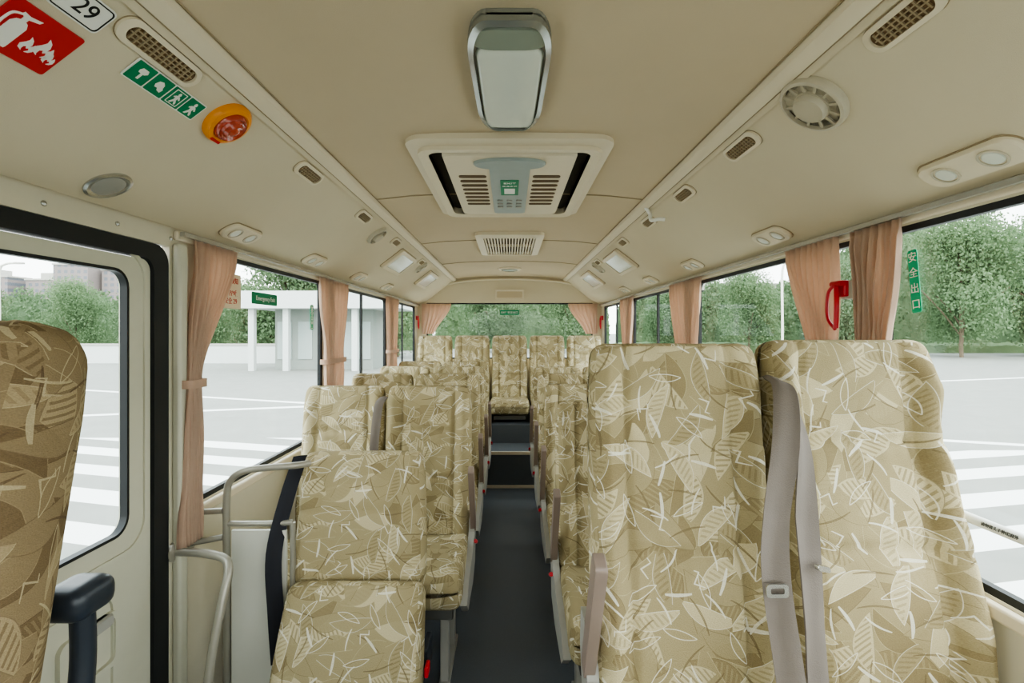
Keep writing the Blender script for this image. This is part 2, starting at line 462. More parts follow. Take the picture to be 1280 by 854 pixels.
b = B(); b.ring(rr(.16, .13, .02, 6, .37, .55), rr(.135, .105, .015, 6, .37, .55), .012, .022); b.obj('handle_recess', M['door'], d)
b = B(); b.prism(rr(.06, .03, .012, 5, .40, .60), .012, .028, .005); b.obj('door_latch', M['grey'], d)
b = B(); b.box(-.95, -.925, 1.392, 1.43, 0, HC+.25); trim(b, M['door'], bevel=.008)
for i in range(7):
    b = B(); b.lathe([(.006, 0), (.006, .003), (.003, .005)], 10, X=frame((-.95, .25+i*.19, HC+.262), (0, 1, 0), (0, 0, 1), (1, 0, 0))); trim(b, M['metal'])

for s in (-1, 1):
    for P, mt in (([(.548, .550), (.552, .530), (.566, .520), (.580, .516), (.584, .524), (.575, .56)], M['trim']), ([(.582, .528), (.586, .514), (.595, .507), (.600, .514), (.595, .53)], M['cove'])):
        b = B(); V = []; n = len(P)
        for y in (Y0, 5.1): V += [(s*x, y, HC+z) for x, z in P]
        F = [(i, (i+1) % n, n+(i+1) % n, n+i) for i in range(n)]+[tuple(range(n)), tuple(range(n, 2*n))]
        b.add(V, F); trim(b, mt)
    b = B(); b.tube([(s*.583, Y0, HC+.518), (s*.583, 5.1, HC+.518)], .0018, 6, 1); trim(b, M['seam'])
    b = B(); b.tube([(s*.546, Y0, HC+.544), (s*.546, 5.1, HC+.544)], .0018, 6, 1); trim(b, M['seam'])
    b = B(); b.box(min(s*.916, s*.930), max(s*.916, s*.930), 1.4 if s < 0 else Y0, 5.08, HC+.270, HC+.282); trim(b, M['metal'])
for y in (2.04, 3.07, 4.0):
    pts = [(x, y, HC+prof_z(x)[0]-.001) for x in [-.545+1.09*i/16 for i in range(17)]]
    b = B(); b.tube(pts, .0030, 6, 1); trim(b, M['seam'])
b = B()
b.tube([(-.86, 5.10, HC+.33), (-.8, 5.10, HC+.37), (-.6, 5.10, HC+.50), (0, 5.10, HC+.545), (.6, 5.10, HC+.50), (.8, 5.10, HC+.37), (.86, 5.10, HC+.33)], .012, 8, 8); trim(b, M['trim'])

# ------------------------------------------------------------------ ceiling fittings
L = thing('ceiling_lamp', 'rounded oblong cabin lamp with grey rim and white lens on ceiling', 'ceiling lamp', onceil(0, 1.115, .002))
def taper(w0, w1, h, r, cy=0, g=0):
    P = rr(1, 1, r, 8); out = []
    for x, y in P:
        w = w0+(w1-w0)*(y+.5)-2*g; out.append((x*w, y*(h-2*g)+cy))
    return out
b = B(); b.prism(taper(.154, .170, .48, .26), -.004, .012, .002); b.obj('lamp_base', M['chrome'], L)
b = B(); b.ring(taper(.154, .170, .48, .26, 0, .000), taper(.154, .170, .48, .26, 0, .011), .006, .020, .026); b.obj('lamp_rim', M['chrome'], L)
b = B(); b.prism(taper(.144, .146, .070, .34, .180), .010, .021, .003); b.obj('lamp_end_glass', M['lensg'], L)
def ldef(p):
    q = p.y/.38; z = p.z+.012
    if p.z > 0: z += .006*(1-(2*q)**2)*(1-(p.x/.08)**2)
    k = 1-.14*max(0, abs(2*q)-.86)/.14
    return Vector((p.x*(1+.07*q)*k, p.y-.038, z))
me = cushion(.133, .370, .018, .0085, 10, 24, 2, ldef, 'lamp_lens')
place(me, 'lamp_lens', M['lens'], L)

A = thing('air_conditioner_unit', 'beige ceiling air conditioner with louvre slots and grey control panel', 'air conditioner', onceil(0, 1.89, .0))
b = B(); b.ring(rr(.62, .94, .06, 8), rr(.50, .78, .035, 8), -.006, .018, .030); b.obj('outer_frame', M['trim'], A)
b = B(); b.ring(rr(.56, .86, .05, 8), rr(.50, .78, .035, 8), .0, .036, .03); b.obj('inner_frame', M['trim'], A)
b = B(); b.prism(rr(.51, .79, .03, 6), -.004, .004); b.obj('recess', M['dark'], A)
b = B(); b.prism(rr(.42, .765, .03, 8), .004, .034, .008); b.obj('grille_cover', M['trim'], A)
for sx in (-.128, .128):
    for k in range(8):
        b = B(); b.prism(rr(.095, .028, .010, 4, sx, -.19+.052*k), .033, .0355); b.obj('louvre_slot', M['ventd'], A)
b = B(); b.prism(rr(.135, .62, .02, 6, 0, -.03), .034, .039, .002); b.obj('control_panel', M['acgrey'], A)
b = B(); b.prism(circ(.115, 32, 0, .315, .048), .034, .044, .004); b.obj('badge_plate', M['acgrey'], A)
b = B(); b.prism(rr(.066, .19, .004, 3, .0, .055), .039, .0405); g = b.obj('green_sticker', M['green'], A)
text('EXIT', .022, M['wsign'], A, 0, .115, .041); text('安全出口', .014, M['wsign'], A, 0, .08, .041)
b = B(); b.box(-.02, .02, -.02, .05, .0405, .0412); b.obj('sticker_pictogram', M['wsign'], A, smooth=False)
for i in range(3):
    for j in range(3):
        b = B(); b.prism(rr(.024, .022, .006, 4, -.038+.038*i, -.12-.05*j), .039, .043, .001); b.obj('button', M['grey'], A)

v2 = thing('air_return_grille', 'rectangular beige ceiling air grille with fine slats', 'air vent', onceil(0, 3.2, 0))
b = B(); b.ring(rr(.40, .76, .04), rr(.31, .62, .01), -.004, .02, .028); b.obj('grille_frame', M['trim'], v2)
b = B(); b.prism(rr(.315, .625, .01), -.003, .006); b.obj('grille_back', M['ventd'], v2)
b = B()
for i in range(17): b.box(-.15+i*.0182, -.15+i*.0182+.009, -.31, .31, .004, .022)
for yy in (-.305, 0, .305): b.box(-.152, .152, yy-.004, yy+.004, .004, .021)
b.obj('slats', M['trim'], v2, smooth=False)
v3 = thing('dome_lamp', 'small round flush ceiling lamp', 'ceiling lamp', onceil(0, 4.45, 0))
b = B(); b.lathe([(.10, -.003), (.10, .012), (.085, .02), (.08, .016)], 32); b.obj('lamp_ring', M['trim'], v3)
b = B(); b.lathe([(.08, .01), (.07, .024), (.04, .03), (.001, .032)], 32); b.obj('lamp_lens', M['lensg'], v3)

def oval_vent(mat4, ln=.16, w=.05):
    t = thing('air_outlet', 'small oval beige air outlet with brown slotted grille', 'air vent', mat4, 'oval air outlets')
    b = B(); b.ring(rr(ln+.028, w+.018, .5, 8), rr(ln, w, .5, 8), -.004, .006, .009); b.obj('bezel', M['trim'], t)
    b = B(); b.ring(rr(ln+.031, w+.021, .5, 8), rr(ln+.028, w+.018, .5, 8), -.004, .0012); b.obj('bezel_gasket', M['seam'], t)
    b = B(); b.prism(rr(ln+.004, w+.004, .5, 8), -.003, .004); b.obj('grille_back', M['vent'], t)
    b = B(); k = int(ln/.012)
    for i in range(1, k):
        x = -ln/2+i*ln/k; q = w/2-max(0, abs(x)-(ln/2-w/2))*.9
        b.box(x-.0016, x+.0016, -q, q, .003, .007)
    for f in (-.25, 0, .25): b.box(-ln/2+.006+abs(f)*.03, ln/2-.006-abs(f)*.03, f*w-.0011, f*w+.0011, .003, .0075)
    b.obj('grille', M['seam'], t, smooth=False)
for s, x, y, ln in ((-1, .621, .885, .165), (-1, .624, 1.54, .14), (-1, .624, 2.12, .13), (-1, .624, 2.72, .12), (-1, .624, 3.5, .12),
                    (1, .623, .785, .12), (1, .621, 1.325, .14), (1, .624, 1.77, .13), (1, .624, 2.22, .12), (1, .624, 2.72, .12), (1, .624, 3.5, .12)):
    oval_vent(onprof(s, x, y), ln, .031)

def rspeaker(mat4, R=.085):
    t = thing('round_ventilator', 'round beige ventilator with dark louvre openings and raised centre cap', 'ventilator', mat4, 'round side panel ventilators')
    b = B(); b.lathe([(R, -.006), (R, .008), (R*.95, .015), (R*.86, .017), (R*.84, .008)], 40); b.obj('rim', M['fan'], t)
    b = B(); b.lathe([(R*.85, .004), (R*.85, .008)], 40); b.obj('dark_backing', M['dark'], t)
    b = B()
    for k in range(12):
        a = 2*math.pi*k/12; X = Matrix.Rotation(a, 4, 'Z')
        b.box(R*.46, R*.86, -.0032, .0032, .007, .012, X)
    b.ring(circ(R*.54, 36), circ(R*.46, 36), .007, .014)
    b.obj('louvre_vanes', M['fan'], t, smooth=False)
    b = B(); b.lathe([(R*.50, .006), (R*.50, .020), (R*.44, .026), (.001, .028)], 32); b.obj('centre_cap', M['fan'], t)
rspeaker(onprof(1, .640, 1.04), .071); rspeaker(onprof(-1, .65, 2.42), .055); rspeaker(onprof(1, .65, 3.62), .055); rspeaker(onprof(-1, .65, 3.62), .055)
def sqlamp(mat4):
    t = thing('side_lamp', 'square white interior lamp with beige frame on side panel', 'interior lamp', mat4, 'square side panel lamps')
    b = B(); b.ring(rr(.42, .165, .015), rr(.35, .12, .01), -.004, .018, .022); b.obj('lamp_frame', M['trim'], t)
    b = B(); b.ring(rr(.43, .175, .018), rr(.42, .165, .015), -.004, .003); b.obj('lamp_gasket', M['seam'], t)
    b = B(); b.prism(rr(.352, .122, .01), -.003, .018, .004); b.obj('lamp_lens', M['lens'], t)
for s in (-1, 1):
    for y in (3.12, 4.15): sqlamp(onprof(s, .695, y))
def reading(mat4, ln=.2):
    t = thing('reading_lamp', 'flush beige oblong reading lamp with two round lenses', 'reading lamp', mat4, 'reading lamps above windows')
    b = B(); b.prism(rr(ln, .068, .028, 8), -.004, .012, .005); b.obj('console', M['trim'], t)
    b = B(); b.ring(rr(ln+.006, .074, .031, 8), rr(ln, .068, .028, 8), -.004, .002); b.obj('console_gasket', M['seam'], t)
    for s in (-1, 1):
        b = B(); b.ring(circ(.024, 28, s*ln*.24), circ(.020, 28, s*ln*.24), .010, .0145); b.obj('lens_ring', M['fan'], t)
        b = B(); b.lathe([(.020, .010), (.016, .0140), (.001, .0145)], 24, X=Matrix.Translation((s*ln*.24, 0, 0))); b.obj('lens', M['lens'], t)
for s, y, ln in ((1, .93, .20), (1, 1.64, .18), (1, 2.35, .18), (1, 3.04, .18), (1, 3.72, .18), (-1, 1.60, .18), (-1, 2.2, .18), (-1, 2.85, .18), (-1, 3.5, .18)):
    reading(onprof(s, .866, y), ln)
t = thing('courtesy_lamp', 'small round flush lamp with grey lens and metal ring', 'interior lamp', onprof(-1, .870, 1.075))
b = B(); b.lathe([(.046, -.006), (.046, .003), (.040, .005), (.036, .003)], 32); b.obj('lamp_ring', M['metal'], t)
b = B(); b.lathe([(.037, .001), (.03, .004), (.001, .005)], 32); b.obj('lamp_lens', M['grey'], t)
t = thing('alarm_beacon', 'orange plastic round alarm beacon with ribbed amber lens on side panel', 'warning light', onprof(-1, .645, 1.13))
b = B(); b.lathe([(.056, -.006), (.056, .008), (.050, .016), (.042, .018), (.038, .014)], 40); b.obj('beacon_housing', M['orange'], t)
b = B(); b.lathe([(.039, .012), (.037, .020), (.033, .025), (.030, .0225), (.027, .029), (.023, .0265), (.018, .0335), (.013, .031), (.001, .036)], 36); b.obj('amber_lens', M['amber'], t)
b = B(); b.prism(rr(.03, .007, .002, 3, 0, -.046), .012, .0195); b.obj('printed_mark', M['red'], t)
t = thing('fire_extinguisher_sign', 'red square sign with white extinguisher and flame symbols', 'sign', onprof(-1, .704, .727, .002))
b = B(); b.prism(rr(.108, .088, .004, 3), -.001, .0012); b.obj('sign_plate', M['red'], t)
b = B(); b.prism([(-.036, -.034), (-.014, -.034), (-.013, -.031), (-.013, .008), (-.017, .015), (-.021, .017), (-.021, .022), (-.008, .026), (-.006, .031), (-.022, .028), (-.032, .030), (-.033, .027), (-.0285, .022), (-.0285, .017), (-.033, .015), (-.037, .008), (-.037, -.031)], .0012, .002)
b.obj('extinguisher_symbol', M['wsign'], t)
b = B(); b.tube([(-.031, .026, .0016), (-.042, .020, .0016), (-.044, .005, .0016), (-.043, -.008, .0016)], .0018, 6, 5); b.obj('hose_symbol', M['wsign'], t)
def flame(cx, cy, s):
    return [(cx+x*s, cy+y*s) for x, y in ((-.2, -1), (-.75, -.75), (-.9, -.2), (-.55, .3), (-.35, .75), (-.45, 1.25), (.0, .9), (.25, .35), (.2, -.05), (.45, .15), (.55, .5), (.8, .1), (.85, -.45), (.6, -.85), (.2, -1), (.45, -.6), (.3, -.25), (.05, -.45), (-.1, -.15), (-.35, -.35), (-.35, -.75))]
for cx, cy, s in ((.006, -.012, .012), (.026, -.004, .015), (.041, -.014, .010)):
    b = B(); b.prism(flame(cx, cy, s), .0012, .002); b.obj('flame_symbol', M['wsign'], t)
t = thing('seat_capacity_sign', 'white rounded sign with black border and number 29', 'sign', onprof(-1, .636, .738, .002))
b = B(); b.prism(rr(.085, .05, .008, 4), -.001, .0012); b.obj('sign_plate', M['wsign'], t)
b = B(); b.ring(rr(.080, .045, .007, 4), rr(.076, .041, .006, 4), .0012, .0018); b.obj('sign_border', M['ink'], t)
text('29', .036, M['ink'], t, .004, 0, .0014)
t = thing('emergency_instruction_sticker', 'green strip sticker with four white emergency pictograms', 'sticker', onprof(-1, .6615, .958, .002))
b = B(); b.prism(rr(.190, .046, .003, 3), -.001, .001); b.obj('sticker_backing', M['wsign'], t)
for i in range(4):
    b = B(); b.prism(rr(.0435, .0415, .002, 3, -.0705+.047*i, 0), .001, .0016); b.obj('green_panel', M['green'], t)
def man(b, cx, cy, s, z0=.0016, z1=.0022):
    P = [(-.002, .006), (-.0035, .010), (-.0015, .014), (.0015, .014), (.0035, .010), (.002, .006), (.005, .005), (.010, -.001), (.008, -.003), (.004, .001), (.003, -.004), (.008, -.010), (.009, -.015), (.006, -.015), (.001, -.008), (-.004, -.015), (-.008, -.015), (-.003, -.005), (-.004, .001), (-.008, -.001), (-.009, .001), (-.005, .005)]
    b.prism([(cx+x*s, cy+y*s) for x, y in P], z0, z1); return b
b = B(); b.prism([(-.0705+x*.8, y*.8) for x, y in ((-.010, .006), (-.006, .014), (.010, .014), (.014, .006), (.008, .0), (.005, .0), (.005, -.016), (-.001, -.016), (-.001, .0), (-.008, .0))], .0016, .0022); b.obj('pictogram', M['wsign'], t)
b = B(); b.prism([(-.0235+x*.8, y*.8) for x, y in ((-.014, .0), (-.010, .011), (.0, .014), (.008, .008), (.010, .0), (.014, -.004), (.012, -.014), (.002, -.012), (-.002, -.006), (-.010, -.007))], .0016, .0022); b.obj('pictogram', M['wsign'], t)
man(B(), .0235, .0, .95).obj('pictogram', M['wsign'], t); man(B(), .0705, 0, 1.1).obj('pictogram', M['wsign'], t)
b = B(); b.ring(rr(.030, .035, .001, 1, .0235, 0), rr(.027, .032, .001, 1, .0235, 0), .0016, .0021); b.obj('pictogram_border', M['wsign'], t)
t = thing('cord_hook', 'white plastic hook with cord hanging from ceiling trim', 'hook', onprof(1, .60, 2.08))
b = B(); b.tube([(0, .03, .01), (0, 0, .02), (.02, -.02, .045), (.04, -.04, .03), (.05, -.06, .02)], .008, 8, 6); b.obj('hook_arm', M['wsign'], t)
t = thing('rear_header_lamp', 'rectangular beige lamp housing on rear header', 'interior lamp', frame((0, 5.118, HC+.385), (1, 0, 0), (0, 0, 1), (0, -1, 0)))
b = B(); b.ring(rr(.30, .10, .012), rr(.26, .065, .008), -.003, .018, .014); b.obj('housing_frame', M['trim'], t)
b = B(); b.prism(rr(.262, .067, .01), -.002, .010, .002); b.obj('lamp_cover', M['ceil'], t)

def wsticker(side, y, z, w, h, mat, label, name='window_sticker', roll=0):
    t = thing(name, label, 'sticker', frame((side*.957, y, z), (0, -side, 0), (0, 0, 1), (-side, 0, 0)) @ Matrix.Rotation(math.radians(roll), 4, 'Z'))
    b = B(); b.prism(rr(w, h, .006, 3), -.0008, .0008); b.obj('sticker_backing', mat, t); return t
t = wsticker(-1, 1.94, HC+.128, .20, .045, M['green'], 'green emergency exit sticker with white lettering on window glass', 'emergency_exit_sticker')
text('Emergency Exit', .024, M['wsign'], t, .005, 0, .001)
t = wsticker(-1, 1.70, HC+.14, .13, .12, M['paper'], 'pale notice with red lettering on window glass', 'window_notice')
for i, s in enumerate(('乘客须知', 'صمموع', '安全 29')): text(s, .024, M['red'], t, 0, .035-.035*i, .001)
gb = plain('bright_green_sign', (0, 168, 120), .45, noise=.01)
for sd, y, z, w, h, rl in ((1, 1.172, HC+.120, .028, .15, 6), (-1, 2.40, HC+.07, .04, .12, 0)):
    t = wsticker(sd, y, z, w, h, gb, 'narrow vertical green emergency sticker with white marks on window', 'window_pictogram_sticker', rl)
    for i, ch in enumerate('口出全安'):
        text(ch, w*.92, M['wsign'], t, 0, -h/2+h*(i+.5)/4, .001)
t = thing('rear_exit_sticker', 'small green exit sticker on rear window', 'sticker', frame((-.0, 5.135, HC+.2), (1, 0, 0), (0, 0, 1), (0, -1, 0)))
b = B(); b.prism(rr(.2, .05, .004), -.0006, .0006); b.obj('sticker_backing', M['green'], t); text('EXIT 安全出口', .028, M['wsign'], t, 0, 0, .001)

# ------------------------------------------------------------------ curtains
def curtain(side, top, mid, bot, z_mid, z_bot, x=.922, tie=True, label='pink beige cloth curtain gathered beside window', z_top=HC+.268, folds=8, back=None):
    rows = 36; cols = folds*10; V = []; F = []; sd = random.random()*6
    for r in range(rows+1):
        z = z_top+(z_bot-z_top)*r/rows
        if z > z_mid:
            q = (z_top-z)/(z_top-z_mid); q2 = q*q*(3-2*q); a = top[0]+(mid[0]-top[0])*q2; c = top[1]+(mid[1]-top[1])*q2
        else:
            q = (z_mid-z)/max(1e-6, (z_mid-z_bot)); q2 = q*q*(3-2*q); a = mid[0]+(bot[0]-mid[0])*q2; c = mid[1]+(bot[1]-mid[1])*q2
        amp = .0105
        if r < 2: amp *= .6
        for k in range(cols+1):
            u = k/cols; ph = u+.045*math.sin(5*u+sd+r*.06)
            off = amp*math.sin(2*math.pi*folds*ph+.4*math.sin(r*.22+sd))+amp*.35*math.sin(2*math.pi*folds*2.3*u+sd+r*.04)
            if back is None: V.append((side*(x)-side*off*.8, a+(c-a)*u+.003*math.sin(r*.5+u*9), z))
            else: V.append((a+(c-a)*u, back-off*.8, z))
    for r in range(rows):
        for k in range(cols):
            i = r*(cols+1)+k; F.append((i, i+1, i+cols+2, i+cols+1))
    t = thing('curtain', label, 'curtain', None, 'window curtains')
    b = B(); b.add(V, F); o = b.obj('curtain_cloth', M['curt'], t); sm = o.modifiers.new('s', 'SOLIDIFY'); sm.thickness = .002
    o.data.set_sharp_from_angle(angle=3.1)
    if tie and back is None:
        a, c = mid; b = B()
        b.ring(rr(abs(c-a)+.03, .046, .022, 5), rr(abs(c-a)+.024, .040, .020, 5), -.012, .012)
        tb = b.obj('tie_band', M['curt'], t); tb.matrix_local = frame((side*x, (a+c)/2, z_mid), (0, 1, 0), (1, 0, 0), (0, 0, 1))
    return t
curtain(-1, (1.45, 1.67), (1.415, 1.475), (1.39, 1.485), HC-.15, .67, label='pink beige curtain tied back beside the entrance door')
curtain(-1, (2.40, 2.84), (2.47, 2.74), (2.47, 2.72), HC-.15, .80)
curtain(-1, (3.72, 4.12), (3.78, 4.04), (3.78, 4.02), HC-.15, .80)
curtain(1, (1.165, 1.345), (1.205, 1.315), (1.21, 1.31), HC-.05, .80, tie=False)
curtain(1, (1.39, 1.65), (1.405, 1.53), (1.39, 1.50), HC-.08, .80, tie=False)
curtain(1, (2.38, 2.86), (2.44, 2.74), (2.46, 2.72), HC-.15, .80)
curtain(1, (3.70, 4.14), (3.78, 4.04), (3.78, 4.02), HC-.15, .80)
for s in (-1, 1):
    curtain(s, (s*.60, s*.90), (s*.78, s*.90), (s*.78, s*.88), HC-.05, HC-.02, tie=False, z_top=HC+.29, back=5.09, label='pink beige curtain drawn aside at rear window', folds=5)

def hammer(mat4, label='red emergency hammer in red holder on window pillar'):
    t = thing('emergency_hammer', label, 'emergency hammer', mat4, 'emergency hammers')
    b = B(); b.box(-.016, .016, .0, .045, -.002, .012); b.obj('hammer_holder', M['redp'], t, bevel=.004)
    b = B(); b.tube([(-.004, .035, .020), (.006, -.02, .026), (.003, -.085, .026)], .0065, 10, 6); b.tube([(-.022, .036, .020), (.022, .036, .020)], .008, 10, 1)
    b.tube([(-.005, .036, .022), (-.030, .01, .026), (-.032, -.055, .026), (.0, -.088, .026)], .0045, 8, 6)
    b.obj('hammer', M['redp'], t)
hammer(frame((.912, 1.350, HC+.095), (0, -1, 0), (0, 0, 1), (-1, 0, 0)))
hammer(frame((.950, 5.04, HC+.12), (0, -1, 0), (0, 0, 1), (-1, 0, 0))); hammer(frame((-.950, 5.04, HC+.12), (0, 1, 0), (0, 0, 1), (1, 0, 0)))
b = B(); b.box(.912, .95, 1.348, 1.366, HC+.09, HC+.14); trim(b, M['wall'])

# ------------------------------------------------------------------ seats
def seat(name, label, w, cz, top, depth=.43, aisle=0, legs=True, fab='fab', wb=None, recline=9, group='passenger seats', th=.10, pinch=0, base_z=0, arm=True, cushion_tilt=3, bol_h=.020, skew=0, rad=.030):
    wb = wb or w*1.0; t = thing(name, label, 'seat', None, group)
    h = (top-cz+.05)/math.cos(math.radians(recline))
    zz = [h*.40, h*.70] if h > .5 else [h*.55]
    def dfb(p):
        q = (p.z+h/2)/h
        ww = wb+(w-wb)*min(1, q*1.25)
        k = ww/w
        x = p.x*k*(1-.05*max(0, q-.85)/.15)
        if pinch and p.x > 0: x *= 1-pinch*math.exp(-((q-.74)/.07)**2)
        if skew and p.x > 0: x += skew*max(0, 1-q*1.5)*(p.x/(w/2))
        y = p.y; off = 0
        if p.y < 0:
            e = abs(p.x)/(w/2)
            bol = bol_h*max(0, min(1, (e-.60)/.18)) if e < .85 else bol_h*(1-(e-.85)/.15)
            off -= bol*(1 if q < .85 else max(0, 1-(q-.85)/.15))
            off -= .018*math.exp(-((q-.25)/.18)**2)
            for z0 in zz: off += .012*math.exp(-((p.z+h/2-z0)/.010)**2)*(1 if e < .62 else .4)
            if e < .9: off += .013*math.exp(-((e-.62)/.035)**2)
            off += .0022*math.sin(p.x*31+p.z*17)+.002*math.sin(p.x*55-p.z*40)
            for z0 in zz: off += .0018*math.sin(p.x*150+p.z*30)*math.exp(-((p.z+h/2-z0)/.035)**2)
        else:
            off -= .03*q
        y += off*min(1, abs(p.y)/(th*.5-rad*.6)) if rad > .04 else off
        return Vector((x, y, p.z+h/2))
    me = cushion(w, th, h, rad, 36, 3, 56, dfb, 'backrest')
    o = place(me, 'backrest', M[fab], t, smooth=False)
    o.matrix_local = Matrix.Translation((0, .05, cz-.05)) @ Matrix.Rotation(math.radians(-recline), 4, 'X')
    def dfc(p):
        x = p.x; z = p.z; y = p.y
        if z > 0:
            e = abs(x)/(w/2); z += .010*max(0, min(1, (e-.5)/.4))
            z -= .008*math.exp(-((y+.02)/.008)**2); z += .008*math.cos(y/depth*math.pi)
        if y < -depth*.3: z -= .02*((-y-depth*.3)/(depth*.2))*(1 if z > 0 else -.6)
        return Vector((x*(1-.04*(y/depth)), y, z))
    me = cushion(wb, depth, .13, .035, 20, 22, 4, dfc, 'seat_cushion')
    o = place(me, 'seat_cushion', M[fab], t, smooth=False)
    o.matrix_local = Matrix.Translation((0, -depth/2+.02, cz-.065)) @ Matrix.Rotation(math.radians(-cushion_tilt), 4, 'X')
    b = B(); b.box(-wb/2+.03, wb/2-.03, -depth+.08, .075, cz-.165, cz-.125)
    for sx in (-1, 1): b.box(sx*(wb/2-.03)-.01, sx*(wb/2-.03)+.01, .05, .075, cz-.13, cz+.05)
    b.obj('seat_frame', M['darkm'], t, bevel=.004)
    if legs:
        for sx in (-1, 1):
            b = B(); zf = base_z
            xx = sx*(wb/2-.07)
            b.box(xx-.015, xx+.015, -depth*.62, -depth*.62+.04, zf+.012, cz-.165); b.box(xx-.015, xx+.015, -.06, -.02, zf+.012, cz-.165)
            b.box(xx-.02, xx+.02, -depth*.72, .02, zf, zf+.015); b.obj('leg', M['grey'], t, bevel=.003)
    if aisle:
        sx = aisle*(wb/2+.008)
        b = B()
        P = [(-.30, cz-.16), (-.08, cz-.17), (.05, cz-.14), (.10, cz+.02), (.09, cz+.10), (.04, cz+.10), (.0, cz+.0), (-.10, cz-.04), (-.30, cz-.07), (-.36, cz-.11)]
        X = Matrix(((0, 0, 1, sx), (1, 0, 0, 0), (0, 1, 0, 0), (0, 0, 0, 1)))
        b.prism([(y, z) for y, z in P], -.012, .012, .003, X); b.obj('side_cover', M['grey'], t)
        if arm:
            b = B(); P = rr(.32, .042, .010, 5); X2 = Matrix.Translation((sx+aisle*.006, -.040, cz+.148)) @ Matrix.Rotation(math.radians(-64), 4, 'X') @ Matrix(((0, 0, 1, 0), (1, 0, 0, 0), (0, 1, 0, 0), (0, 0, 0, 1)))
            b.prism(P, -.011, .011, .003, X2); b.obj('armrest', M['mauve'], t)
            b = B(); b.tube([(sx+aisle*.018, .02, cz-.05), (sx+aisle*.018, -.02, cz-.03)], .008, 8, 1); b.obj('recline_lever', M['redp'], t)
    return t

TL = 'beige leaf patterned passenger seat with armrest by the aisle'
TW = 'beige leaf patterned passenger seat next to the window'
la = seat('passenger_seat', TL, .372, .45, 1.04, aisle=1); lw = seat('passenger_seat', TW, .355, .45, 1.04)
ra = seat('passenger_seat', TL, .372, .45, 1.01, aisle=-1); rw = seat('passenger_seat', TW, .352, .45, 1.01)
rowsL = [2.06, 2.70, 3.30, 3.88]; rowsR = [1.78, 2.42, 3.05, 3.68]
def T(x, y, z=0): return Matrix.Translation((x, y, z))
for i, y in enumerate(rowsL):
    for s, x in ((la, -.352), (lw, -.722)):
        if i == 0: s.matrix_world = T(x, y)
        else: copy_thing(s, T(x, y))
for i, y in enumerate(rowsR):
    for s, x in ((ra, .360), (rw, .730)):
        if i == 0: s.matrix_world = T(x, y)
        else: copy_thing(s, T(x, y))
rb = seat('passenger_seat', 'rear row beige leaf patterned seat on raised step', .355, .19, .79, depth=.46, legs=False, group='rear row seats', recline=7)
for i, x in enumerate((-.755, -.377, .0, .377, .755)):
    if i == 0: rb.matrix_world = T(x, 4.92, .45)
    else: copy_thing(rb, T(x, 4.92, .45))
fa = seat('passenger_seat', 'tall beige leaf patterned passenger seat with taupe armrest', .372, .585, 1.25, aisle=-1, wb=.372, recline=8, th=.12, bol_h=.022)
fa.matrix_world = T(.360, .985)
fb = seat('passenger_seat', 'tall beige leaf patterned seat with side bolster beside window', .370, .585, 1.258, wb=.376, recline=8, th=.12, pinch=.07, bol_h=.042, skew=.040)
fb.matrix_world = T(.743, .99)

BL = 'taupe seat belt with metal tongue hanging between two tall seats'
t = thing('seat_belt', BL, 'seat belt', None, 'hanging seat belts')
b = B(); b.ribbon([(.552, 1.055, 1.185), (.545, .985, 1.165), (.518, .930, 1.07), (.484, .902, .94), (.466, .868, .85), (.474, .845, .72), (.492, .825, .54)], .046, [(.2, -1, 0), (1, -1, 0), (1, -.1, 0), (1, -.4, 0), (1, .0, 0)], .003, 8, .0035); b.obj('webbing', M['belt'], t)
b = B(); b.ring(rr(.036, .022, .006, 4), rr(.022, .010, .003, 4), -.002, .002, None, frame((.460, .852, .835), (1, -.15, .1), (0, .1, 1), (-.15, -1, 0))); b.obj('buckle_tongue', M['metal'], t)
t = thing('seat_belt', BL, 'seat belt', None, 'hanging seat belts')
b = B(); b.ribbon([(.562, 1.065, 1.18), (.562, 1.00, 1.16), (.558, .945, 1.07), (.548, .918, .94), (.541, .890, .82), (.540, .870, .68), (.546, .852, .50)], .046, [(.2, 1, 0), (1, 1, 0), (1, .1, 0), (1, .5, 0), (1, .2, 0)], .003, 8, .0035); b.obj('webbing', M['belt'], t)
b = B(); b.prism(rr(.030, .010, .004, 4), -.004, .004, .001, frame((.556, .880, .860), (1, .3, -.3), (0, .1, 1), (.3, -1, 0))); b.obj('buckle_tongue', M['metal'], t)
t = thing('seat_belt', 'dark grey seat belt hanging beside window seat', 'seat belt', None, 'hanging seat belts')
b = B(); b.ribbon([(-.540, 2.13, 1.0), (-.540, 2.04, .97), (-.540, 1.97, .80), (-.54, 1.93, .52)], .035, (1, .3, 0)); b.obj('webbing', M['belt'], t)

t = thing('folding_seat', 'low beige leaf patterned folding seat with dark belt', 'seat', T(-.468, 1.50), 'passenger seats')
def dff(p, h, w):
    q = (p.z+h/2)/h; y = p.y
    if p.y < 0:
        e = abs(p.x)/(w/2); y -= .012*max(0, min(1, (e-.5)/.4))*(1 if e < .9 else (1-e)/.1)
        y += .008*math.exp(-((q-.55)/.03)**2)+.008*math.exp(-((e-.6)/.05)**2)
    return Vector((p.x*(1.03-.09*max(0, q)**2), y, p.z+h/2))
me = cushion(.395, .10, .40, .03, 22, 3, 26, lambda p: dff(p, .40, .395), 'backrest'); o = place(me, 'backrest', M['fab'], t, smooth=False)
o.matrix_local = T(0, .06, .495) @ Matrix.Rotation(math.radians(-9), 4, 'X')
me = cushion(.40, .11, .30, .035, 20, 3, 22, lambda p: Vector((p.x*(1.02-.03*(p.z/.15)), p.y-(.012*math.cos(p.z*9) if p.y < 0 else 0), p.z)), 'seat_cushion'); o = place(me, 'seat_cushion', M['fab'], t, smooth=False)
